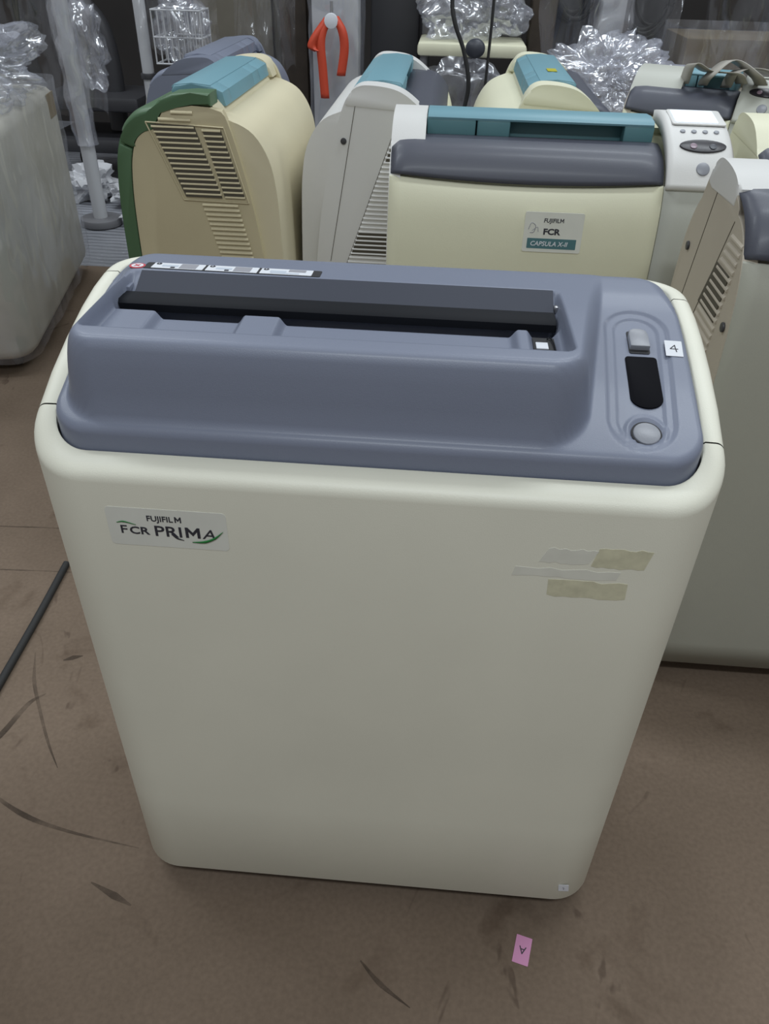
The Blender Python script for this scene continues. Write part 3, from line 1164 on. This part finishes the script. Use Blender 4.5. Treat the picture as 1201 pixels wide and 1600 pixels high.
tube('label_drawing', 'ink_grey', [(-0.034, 0.002, 0.0007), (-0.026, 0.008, 0.0007), (-0.024, 0.001, 0.0007)], 0.0005, nl, 4, 5)

# the green-banded reader on the left, facing left
g_bars = strip_bars(0.395, 0.540, 17, 0.205, 0.268, 0.165, 0.235)
g_door = strip_bars(0.560, 0.676, 14, 0.135, 0.205, 0.085, 0.165)
g_door2 = strip_bars(0.556, 0.672, 14, 0.211, 0.250, 0.179, 0.214)
g_top = strip_bars(0.688, 0.700, 2, 0.100, 0.160, 0.125, 0.165)
vent_g = {'bars': g_bars + g_door + g_door2 + g_top,
          'dark': [[(0.135, 0.556), (0.205, 0.556), (0.165, 0.682), (0.085, 0.682)], [(0.211, 0.556), (0.250, 0.556), (0.214, 0.676), (0.180, 0.676)]],
          'frame': [((0.075, 0.685), (0.220, 0.680)), ((0.220, 0.680), (0.256, 0.548)), ((0.256, 0.548), (0.130, 0.550)),
                    ((0.130, 0.550), (0.075, 0.685))],
          'screws': []}
r5 = reader('old yellowed film reader with green edge band, louvred side and blue handle', (-0.585, 1.31, 0), math.radians(-90),
            side=('cream_old', 'cream_old'), front='green', trim='green', rear='cream_old_top', cap='cream_old_top', hood='green',
            vent_right=vent_g, band=('green', 1), handle='teal_light', handle_range=(-0.20, 0.205))

# the white reader in the middle, facing right
w_bars = strip_bars(0.380, 0.684, 34, 0.120, 0.222, 0.052, 0.112)
vent_w = {'bars': w_bars,
          'dark': [[(0.072, 0.605), (0.138, 0.605), (0.122, 0.648), (0.062, 0.648)],
                   [(0.114, 0.415), (0.208, 0.415), (0.192, 0.462), (0.104, 0.462)]],
          'fdark': 1, 'frame': [((0.112, 0.690), (0.226, 0.372)), ((0.196, 0.722), (0.252, 0.40))],
          'screws': [(0.222, 0.64)]}
r6 = reader('pale grey film reader with teal handle, standing edge-on between green-banded and cream readers', (0.062, 1.44, 0),
            math.radians(90), side=('case_white', 'case_white'), front='cream', rear='case_white', cap='case_white', vent=vent_w,
            handle='teal_light')

# the reader at the right edge, facing the camera
vent_8 = {'bars': strip_bars(0.40, 0.672, 27, 0.075, 0.205, 0.035, 0.080),
          'dark': [[(0.060, 0.575), (0.135, 0.575), (0.105, 0.636), (0.050, 0.636)]],
          'fdark': 1, 'frame': [((0.084, 0.690), (0.212, 0.39)), ((0.170, 0.715), (0.245, 0.42))],
          'screws': [(0.236, 0.615), (0.022, 0.585)]}
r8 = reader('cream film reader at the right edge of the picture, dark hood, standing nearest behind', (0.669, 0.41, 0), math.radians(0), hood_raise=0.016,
            W=0.55, side=('case_tan', 'case_tan'), front='cream_shaded', rear='case_tan', cap='case_white', vent=vent_8)

# readers further back
r8.scale = (1, 1, 1.022)
r9 = reader('cream film reader with yellow-dotted teal handle, partly hidden behind the glare-screen reader', (0.41, 1.53, 0), math.radians(90),
            side=('cream', 'cream'), front='cream', rear='cream', cap='cream', handle='teal_light')
rbox_plate('sticker', 'yellow', -0.022, 0.022, -0.010, 0.010, 0.002, 0.0, 0.0006, r9, Matrix.Translation((-0.08, 0.150, 0.742)))
r10 = reader('film reader with ribbon cables spilling from its open hood, turned aside at the back right', (0.585, 1.42, 0), math.radians(-23), W=0.34,
             side=('case_tan', 'case_tan'), panel='lcd_off', front='cream', rear='case_tan', cap='case_grey_white', handle='teal_light',
             handle_range=(-0.06, 0.05))
for k, (a, b) in enumerate(((-0.02, 0.10), (0.03, 0.16), (-0.06, 0.06))):
    P = []
    path = catmull([(a, 0.10, 0.71), (a + 0.015, 0.06, 0.735 + 0.01 * k), (a + 0.05, 0.085, 0.765 - 0.012 * k), (b - 0.01, 0.045, 0.745), (b + 0.005, 0.07, 0.725)], 6)
    for p in path:
        P.append([(p.x - 0.016, p.y + 0.022, p.z), (p.x + 0.012, p.y - 0.026, p.z + 0.008)])
    grid_mesh('ribbon_cable', 'ribbon', P, r10, 60, 0.0015)
r11 = reader('film reader with cream cap and grey hood, half hidden behind the right-edge reader', (0.82, 0.85, 0), 0.0,
             side=('cream', 'cream'), front='cream', rear='cream', cap='cream', handle='teal', cap_w=0.16)
r12 = reader('film reader whose lilac hood peeks over the green-banded reader', (-0.77, 2.02, 0), math.radians(-90),
             side=('prima_grey', 'prima_grey'), front='cream', rear='prima_grey', cap='prima_grey', handle='prima_grey', hood='prima_grey')
r12.scale = (1, 1, 0.955)

# ------------------------------------------------------------------ wrapped cabinet at the left
wc = thing('wrapped_cabinet', 'beige cabinet wrapped in clear stretch film at the left edge', 'cabinet', (-1.335, 1.675, 0), math.radians(12))


def rounded_block(name, m, hx, hy, z0, z1, R, parent, bev=0.02):
    bm = bmesh.new()
    lp = rrect_loop(-hx, hx, -hy, hy, R, 6)
    f = bm.faces.new([bm.verts.new((p[0], p[1], z1)) for p in lp])
    g = bmesh.ops.extrude_face_region(bm, geom=[f])
    for v in g['geom']:
        if isinstance(v, bmesh.types.BMVert):
            v.co.z = z0
    es = [e for e in bm.edges if abs(e.verts[0].co.z - e.verts[1].co.z) < 1e-6]
    bmesh.ops.bevel(bm, geom=es, offset=bev, segments=3, affect='EDGES', profile=0.5)
    return finish(bm, name, m, parent)


rounded_block('cabinet_body', 'cabinet_beige', 0.25, 0.43, 0.045, 0.575, 0.07, wc, 0.03)
box('tape_patch', 'tape_brown', 0.2495, 0.2515, 0.28, 0.36, 0.50, 0.565, 0, wc)


def film_wrap(parent, hx, hy, z0, z1, R, m, seed, amp=0.012, nz=40, name='film_wrap'):
    lp0 = rrect_loop(-hx, hx, -hy, hy, R, 6)
    # densify
    lp = []
    for i, p in enumerate(lp0):
        q = lp0[(i + 1) % len(lp0)]
        L = math.hypot(q[0] - p[0], q[1] - p[1])
        k = max(1, int(L / 0.02))
        for a in range(k):
            lp.append((p[0] + (q[0] - p[0]) * a / k, p[1] + (q[1] - p[1]) * a / k))
    bm = bmesh.new()
    rows = []
    for j in range(nz + 1):
        z = z0 + (z1 - z0) * j / nz
        row = []
        for (x, y) in lp:
            n = noise.noise(Vector((x * 7 + seed, y * 7, z * 5 + (x + y) * 3))) + 0.6 * noise.noise(
                Vector((x * 20, y * 20 + seed, z * 16)))
            l = math.hypot(x, y) or 1
            d = amp * (0.7 + n)
            row.append(bm.verts.new((x + x / l * d, y + y / l * d, z)))
        rows.append(row)
    n = len(lp)
    for j in range(nz):
        for i in range(n):
            bm.faces.new((rows[j][i], rows[j][(i + 1) % n], rows[j + 1][(i + 1) % n], rows[j + 1][i]))
    return finish(bm, name, m, parent, smooth=30)


film_wrap(wc, 0.256, 0.436, 0.05, 0.60, 0.07, 'film_thin', 3.0)
crumple('film_bunch', 'film', (0.08, 0.08, 0.66), (0.42, 0.62, 0.22), 4, 5, 0.35, 2.6, wc)
for sx in (-0.18, 0.18):
    for sy in (-0.34, 0.34):
        cb = cyl('caster', 'dark_metal', (sx, sy, 0.022), 0.012, 0.03, wc, 12)
        cyl('caster_wheel', 'rubber', (0.01, 0, 0.0), 0.022, 0.02, cb, 18, 0.004, Matrix.Rotation(math.radians(-90), 4, 'Y'))

# ------------------------------------------------------------------ clutter behind
pA = thing('equipment_pole', 'tall white pole sheathed in plastic beside the wrapped cabinet', 'pole', (-1.325, 2.62, 0))
cyl('pole', 'pole_white', (0, 0, 0.03), 0.027, 1.25, pA, 20)
cyl('pole_base', 'grey_metal', (0, 0, 0), 0.08, 0.03, pA, 24, 0.006)
bm = cyl_bm(0.042, 0.85, 24)
bmesh.ops.subdivide_edges(bm, edges=[e for e in bm.edges if abs(e.verts[0].co.z - e.verts[1].co.z) > 0.1], cuts=30)
for v in bm.verts:
    k = 1 + 0.35 * noise.noise(v.co * 14) + 0.2 * noise.noise(v.co * 40)
    v.co.x *= k
    v.co.y *= k
finish(bm, 'plastic_sleeve', 'film', pA, matrix=Matrix.Translation((0, 0, 0.3)), smooth=30)

pB = thing('equipment_pole', 'slim white pole rising behind the green-banded reader', 'pole', (-1.115, 2.82, 0))
cyl('pole', 'pole_white', (0, 0, 0.03), 0.022, 1.25, pB, 20)
cyl('pole_base', 'grey_metal', (0, 0, 0), 0.08, 0.03, pB, 24, 0.006)
cyl('clamp', 'dark_metal', (0, 0, 0.50), 0.03, 0.02, pB, 18, 0.003)

wb = thing('wire_basket', 'white wire basket veiled in clear plastic on the slim pole', 'basket', (-0.965, 2.82, 0.56))
for i in range(9):
    x = -0.09 + 0.18 * i / 8
    for yy in (-0.06, 0.06):
        cyl('wire', 'pole_white', (x, yy, 0.0), 0.0028, 0.17, wb, 6)
for zz in (0.0, 0.085, 0.17):
    for yy in (-0.06, 0.06):
        cyl('wire', 'pole_white', (-0.092, yy, zz), 0.0034, 0.184, wb, 6, 0, Matrix.Rotation(math.radians(90), 4, 'Y'))
    for xx in (-0.09, 0.09):
        cyl('wire', 'pole_white', (xx, -0.06, zz), 0.0034, 0.12, wb, 6, 0, Matrix.Rotation(math.radians(-90), 4, 'X'))
crumple('plastic_bag', 'film', (0.005, 0, 0.10), (0.21, 0.15, 0.24), 12, 4, 0.25, 2.5, wb, flat=False)

# dark trolley with a curved column
dt = thing('dark_trolley', 'dark grey trolley with a curved column at the back left', 'trolley', (-1.55, 3.42, 0))
tube('column', 'dark_metal', [(-0.16, 0, 0.95), (-0.07, 0, 0.74), (0.03, 0, 0.62), (0.06, 0, 0.45), (0.05, 0, 0.20)], 0.042, dt, 6, 14)
box('deck', 'dark_metal', -0.24, 0.22, -0.18, 0.18, 0.30, 0.36, 0.015, dt)
box('lower_deck', 'dark_metal', -0.25, 0.24, -0.2, 0.2, 0.13, 0.19, 0.015, dt)
for x in (-0.22, 0.20):
    for y in (-0.16, 0.16):
        cyl('upright', 'dark_metal', (x, y, 0.05), 0.016, 0.27, dt, 10)
        cyl('caster_wheel', 'rubber', (x - 0.012, y, 0.035), 0.035, 0.024, dt, 18, 0.005, Matrix.Rotation(math.radians(90), 4, 'Y'))
bag_o = crumple('plastic_bag', 'film', (-1.28, 2.42, 0.62), (0.20, 0.14, 0.32), 21, 4, 0.35, 2.2, flat=False)
bag_o.location = (-1.40, 2.92, 0.60)
tag(bag_o, 'glossy clear plastic bag hanging in front of the dark curved column', 'bag')

for i, (x, y, w, d, h, sd, lab) in enumerate((
        (-1.50, 2.98, 0.22, 0.20, 0.15, 31, 'largest crumpled white plastic bundle on the rear floor'),
        (-1.29, 2.90, 0.15, 0.20, 0.12, 33, 'crumpled white plastic lump beside the green band'),
        (-1.17, 2.66, 0.13, 0.12, 0.09, 35, 'small crumpled white plastic scrap nearest on the rear floor'))):
    o = crumple('plastic_bundle', 'white_plastic', (x, y, 0.42 * h), (w, d, h), sd, 4, 0.45, 2.4)
    tag(o, lab, 'plastic', 'crumpled plastic on the rear floor')

# white post with red straps
po = thing('white_post', 'broad white film-wrapped post hung with red straps', 'post', (-0.415, 3.05, 0))
box('post', 'pole_white', -0.090, 0.090, -0.05, 0.05, 0.0, 1.3, 0.006, po)
film_wrap(po, 0.098, 0.06, 0.25, 1.1, 0.01, 'film_thin', 9.0, 0.008)
lan = thing('strap_hanger', 'red straps hanging from a white disc on the white post', 'strap', (-0.42, 2.955, 0.70))
cyl('disc', 'paper', (0, -0.02, 0.0), 0.026, 0.014, lan, 24, 0.003, Matrix.Rotation(math.radians(90), 4, 'X'))
for pts in ([(-0.012, -0.02, 0.01), (-0.04, -0.03, -0.06), (-0.035, -0.03, -0.16), (-0.028, -0.03, -0.26)],
            [(0.012, -0.02, 0.015), (0.042, -0.03, -0.03), (0.05, -0.03, -0.09), (0.036, -0.03, -0.18)],
            [(-0.015, -0.02, 0.005), (-0.06, -0.03, -0.05), (-0.075, -0.03, -0.085), (-0.05, -0.03, -0.10)]):
    path = catmull(pts, 6)
    grid_mesh('strap', 'red_strap', [[(p.x - 0.016, p.y, p.z), (p.x, p.y - 0.006, p.z), (p.x + 0.016, p.y, p.z)] for p in path], lan, 60, 0.003)
cyl('hook', 'steel', (0, -0.01, 0.012), 0.006, 0.05, lan, 10)

# dark uprights / crates along the back
o = box('timber_post', 'wood_dark', -0.66, -0.55, 3.15, 3.27, 0, 1.3, 0.006)
tag(o, 'dark brown timber post left of the white post', 'post')
o = box('dark_cabinet', 'dark_metal', -0.30, -0.10, 3.25, 3.6, 0, 1.25, 0.01)
o['label'] = ''
tag(o, 'tall dark cabinet right of the white post', 'cabinet')

ct = thing('utility_cart', 'cart with a cream shelf board under clear plastic', 'cart', (0.115, 3.05, 0))
box('shelf_board', 'cream', -0.205, 0.205, -0.16, 0.16, 0.600, 0.645, 0.012, ct)
box('lower_shelf', 'carton_pale', -0.20, 0.20, -0.15, 0.15, 0.28, 0.31, 0.008, ct)
for x in (-0.18, 0.18):
    for y in (-0.13, 0.13):
        cyl('leg', 'grey_metal', (x, y, 0.0), 0.014, 0.61, ct, 12)
box('back_board', 'grey_metal', -0.20, 0.20, 0.13, 0.15, 0.645, 1.0, 0.004, ct)
crumple('plastic_cover', 'film', (0.0, -0.02, 0.79), (0.42, 0.26, 0.34), 41, 5, 0.3, 2.4, ct, flat=True)
crumple('plastic_cover', 'film_thin', (0.0, -0.16, 0.42), (0.46, 0.08, 0.36), 43, 4, 0.25, 2.2, ct, flat=False)
kn = thing('black_ball', 'round black ball-shaped fitting in front of the cream shelf board', 'fitting', (0.125, 2.80, 0.64))
bm = bmesh.new()
bmesh.ops.create_uvsphere(bm, u_segments=24, v_segments=14, radius=0.036)
for v in bm.verts:
    v.co.y *= 0.6
    v.co.z *= 0.9
finish(bm, 'knob', 'hood_dark', kn)
cyl('knob_stem', 'dark_metal', (0, 0.015, 0), 0.012, 0.04, kn, 14, 0.001, Matrix.Rotation(math.radians(-90), 4, 'X'))
o = tube('black_cable', 'rubber', [(0.035, 2.78, 0.98), (0.03, 2.78, 0.80), (0.045, 2.77, 0.72), (0.085, 2.77, 0.63), (0.11, 2.77, 0.52), (0.09, 2.78, 0.40)], 0.008, None, 8, 8)
tag(o, 'thick black cable curving down past the black ball', 'cable')
o = tube('black_cable', 'rubber', [(0.175, 2.80, 1.0), (0.177, 2.80, 0.75), (0.172, 2.80, 0.50)], 0.0055, None, 8, 8)
tag(o, 'thin straight black cable right of the black ball', 'cable')

o = box('timber_post', 'wood_dark', 0.335, 0.43, 3.05, 3.18, 0, 1.3, 0.006)
tag(o, 'dark brown timber post right of the cart', 'post')
o = box('dark_rack', 'dark_metal', 0.46, 0.92, 3.35, 3.7, 0, 1.2, 0.01)
tag(o, 'black rack behind the hanging cable coils', 'rack')


def coil(x, y, z, r, n, seed, lab):
    rnd = random.Random(seed)
    c = thing('cable_coil', lab, 'cable', (x, y, z), 0, 'hanging cable coils')
    for k in range(n):
        rr = r * rnd.uniform(0.75, 1.1)
        el = rnd.uniform(1.2, 1.7)
        oy = rnd.uniform(-0.03, 0.03)
        ox = rnd.uniform(-0.02, 0.02)
        pts = [(ox + rr * math.cos(a), oy + 0.01 * math.sin(3 * a), rr * el * math.sin(a)) for a in
               [2 * math.pi * q / 12 for q in range(13)]]
        tube('loop', 'rubber', pts, 0.007, c, 4, 6)
    cyl('hook', 'steel', (0, 0.07, r * 1.2), 0.004, 0.08, c, 8, 0, Matrix.Rotation(math.radians(90), 4, 'X'))
    return c


coil(0.52, 3.28, 0.80, 0.075, 6, 1, 'coil of black cable hanging right of the timber post')
coil(0.82, 3.28, 0.80, 0.085, 5, 2, 'coil of black cable hanging right of the wrapped column')
fc = thing('wrapped_column', 'pale column swathed in glossy clear film at the back', 'column', (0.64, 3.08, 0))
box('column', 'pole_white', -0.045, 0.045, -0.045, 0.045, 0, 1.2, 0.006, fc)
film_wrap(fc, 0.06, 0.06, 0.3, 1.1, 0.02, 'film', 17.0, 0.02, 40)
ca = thing('cardboard_carton', 'brown cardboard carton under plastic at the back right', 'carton', (1.10, 3.05, 0))
box('carton', 'carton', -0.21, 0.21, -0.18, 0.18, 0, 0.69, 0.006, ca)
film_wrap(ca, 0.22, 0.19, 0.1, 0.72, 0.02, 'film_thin', 23.0, 0.01, 30)
o = box('timber_post', 'wood_dark', 1.21, 1.32, 2.70, 2.82, 0, 1.3, 0.006)
tag(o, 'dark timber post at the far right', 'post')
o = box('wall_panel', 'carton_pale', -1.05, -0.72, 3.3, 3.6, 0, 0.9, 0.006)
o.name = 'pale_carton'
tag(o, 'pale carton standing behind the wire basket', 'carton')

lc = thing('low_carton', 'low carton heaped with crumpled clear film between two rear readers', 'carton', (0.60, 2.55, 0))
box('carton', 'carton_pale', -0.20, 0.20, -0.16, 0.16, 0, 0.50, 0.006, lc)
crumple('film_heap', 'film_dense', (0.0, 0.0, 0.585), (0.44, 0.36, 0.24), 51, 5, 0.4, 2.6, lc)
crumple('film_heap', 'film', (-0.06, -0.1, 0.60), (0.36, 0.24, 0.26), 53, 5, 0.4, 2.6, lc)



def drape(lab, x0, x1, y, z0, z1, seed, m='film_drape'):
    rows = []
    nx, nz = 46, 36
    for j in range(nz + 1):
        row = []
        f = j / nz
        for i in range(nx + 1):
            u = i / nx
            x = x0 + (x1 - x0) * (u + 0.06 * noise.noise(Vector((seed, f * 3, u * 4))))
            fold = 0.035 * noise.noise(Vector((u * 7 + seed, f * 1.8, seed))) + 0.016 * abs(noise.noise(Vector((u * 16, f * 5 + seed, 2))))
            hem = 0.05 * noise.noise(Vector((u * 5, seed, 0))) * (1 - f)
            row.append((x, y + fold * 1.6, z0 + (z1 - z0) * f + hem))
        rows.append(row)
    o = grid_mesh('plastic_drape', m, rows, None, 70)
    tag(o, lab, 'plastic', 'clear plastic drapes at the back')
    return o


drape('clear plastic drape round the tall white pole at the far left', -1.72, -1.18, 2.52, 0.42, 1.12, 2.0)
drape('clear plastic drape over the wire basket', -1.10, -0.80, 2.70, 0.60, 1.12, 5.0)
drape('clear plastic drape beside the dark brown timber post', -0.80, -0.56, 2.95, 0.52, 1.12, 8.0)
drape('clear plastic drape before the black rack and cable coils', 0.37, 0.86, 2.93, 0.42, 1.12, 11.0)
drape('clear plastic drape over the brown cardboard carton', 0.88, 1.30, 2.62, 0.52, 1.12, 14.0)

# ------------------------------------------------------------------ small things on the floor
o = tube('floor_cable', 'rubber', [(-0.60, 0.10, 0.006), (-0.607, 0.279, 0.006), (-0.612, 0.43, 0.006), (-0.620, 0.575, 0.006)],
         0.0065, None, 6, 10)
tag(o, 'black cable lying straight on the brown floor at left', 'cable')
pn = thing('pink_tag', 'small pink paper tag on the floor in front', 'tag', (0.197, -0.046, 0), math.radians(-14))
rbox_plate('paper', 'pink_paper', -0.0095, 0.0095, -0.0165, 0.0165, 0.0006, 0.0, 0.0006, pn)
text('letter', 'ink', 'A', 0.013, Matrix.Translation((0.0045, 0.004, 0.0007)) @ Matrix.Rotation(math.radians(180), 4, 'Z'), pn)

SCUFFS = [([(-0.584, 0.357), (-0.560, 0.300), (-0.533, 0.255), (-0.490, 0.190), (-0.456, 0.146)], [0.001, 0.006, 0.005, 0.004, 0.001]),
          ([(-0.545, 0.105), (-0.470, 0.070), (-0.398, 0.052), (-0.300, 0.038)], [0.003, 0.007, 0.004, 0.001]),
          ([(-0.345, -0.012), (-0.310, -0.026), (-0.285, -0.036)], [0.002, 0.009, 0.002]),
          ([(-0.580, 0.170), (-0.564, 0.191), (-0.548, 0.253), (-0.530, 0.275)], [0.002, 0.010, 0.008, 0.002]),
          ([(-0.531, 0.345), (-0.518, 0.352), (-0.503, 0.358)], [0.002, 0.010, 0.002]),
          ([(0.005, -0.075), (0.030, -0.098), (0.066, -0.120)], [0.002, 0.006, 0.001]),
          ([(-0.90, 0.676), (-0.802, 0.678), (-0.705, 0.683), (-0.60, 0.684)], [0.003, 0.003, 0.003, 0.003]),
          ([(-0.90, 0.548), (-0.74, 0.552), (-0.637, 0.557), (-0.50, 0.560)], [0.003, 0.003, 0.002, 0.002])]
for pts, ws in SCUFFS:
    ribbon('scuff_mark', 'scuff', pts, ws, Matrix.Translation((0, 0, 0.0002)), floor_o)
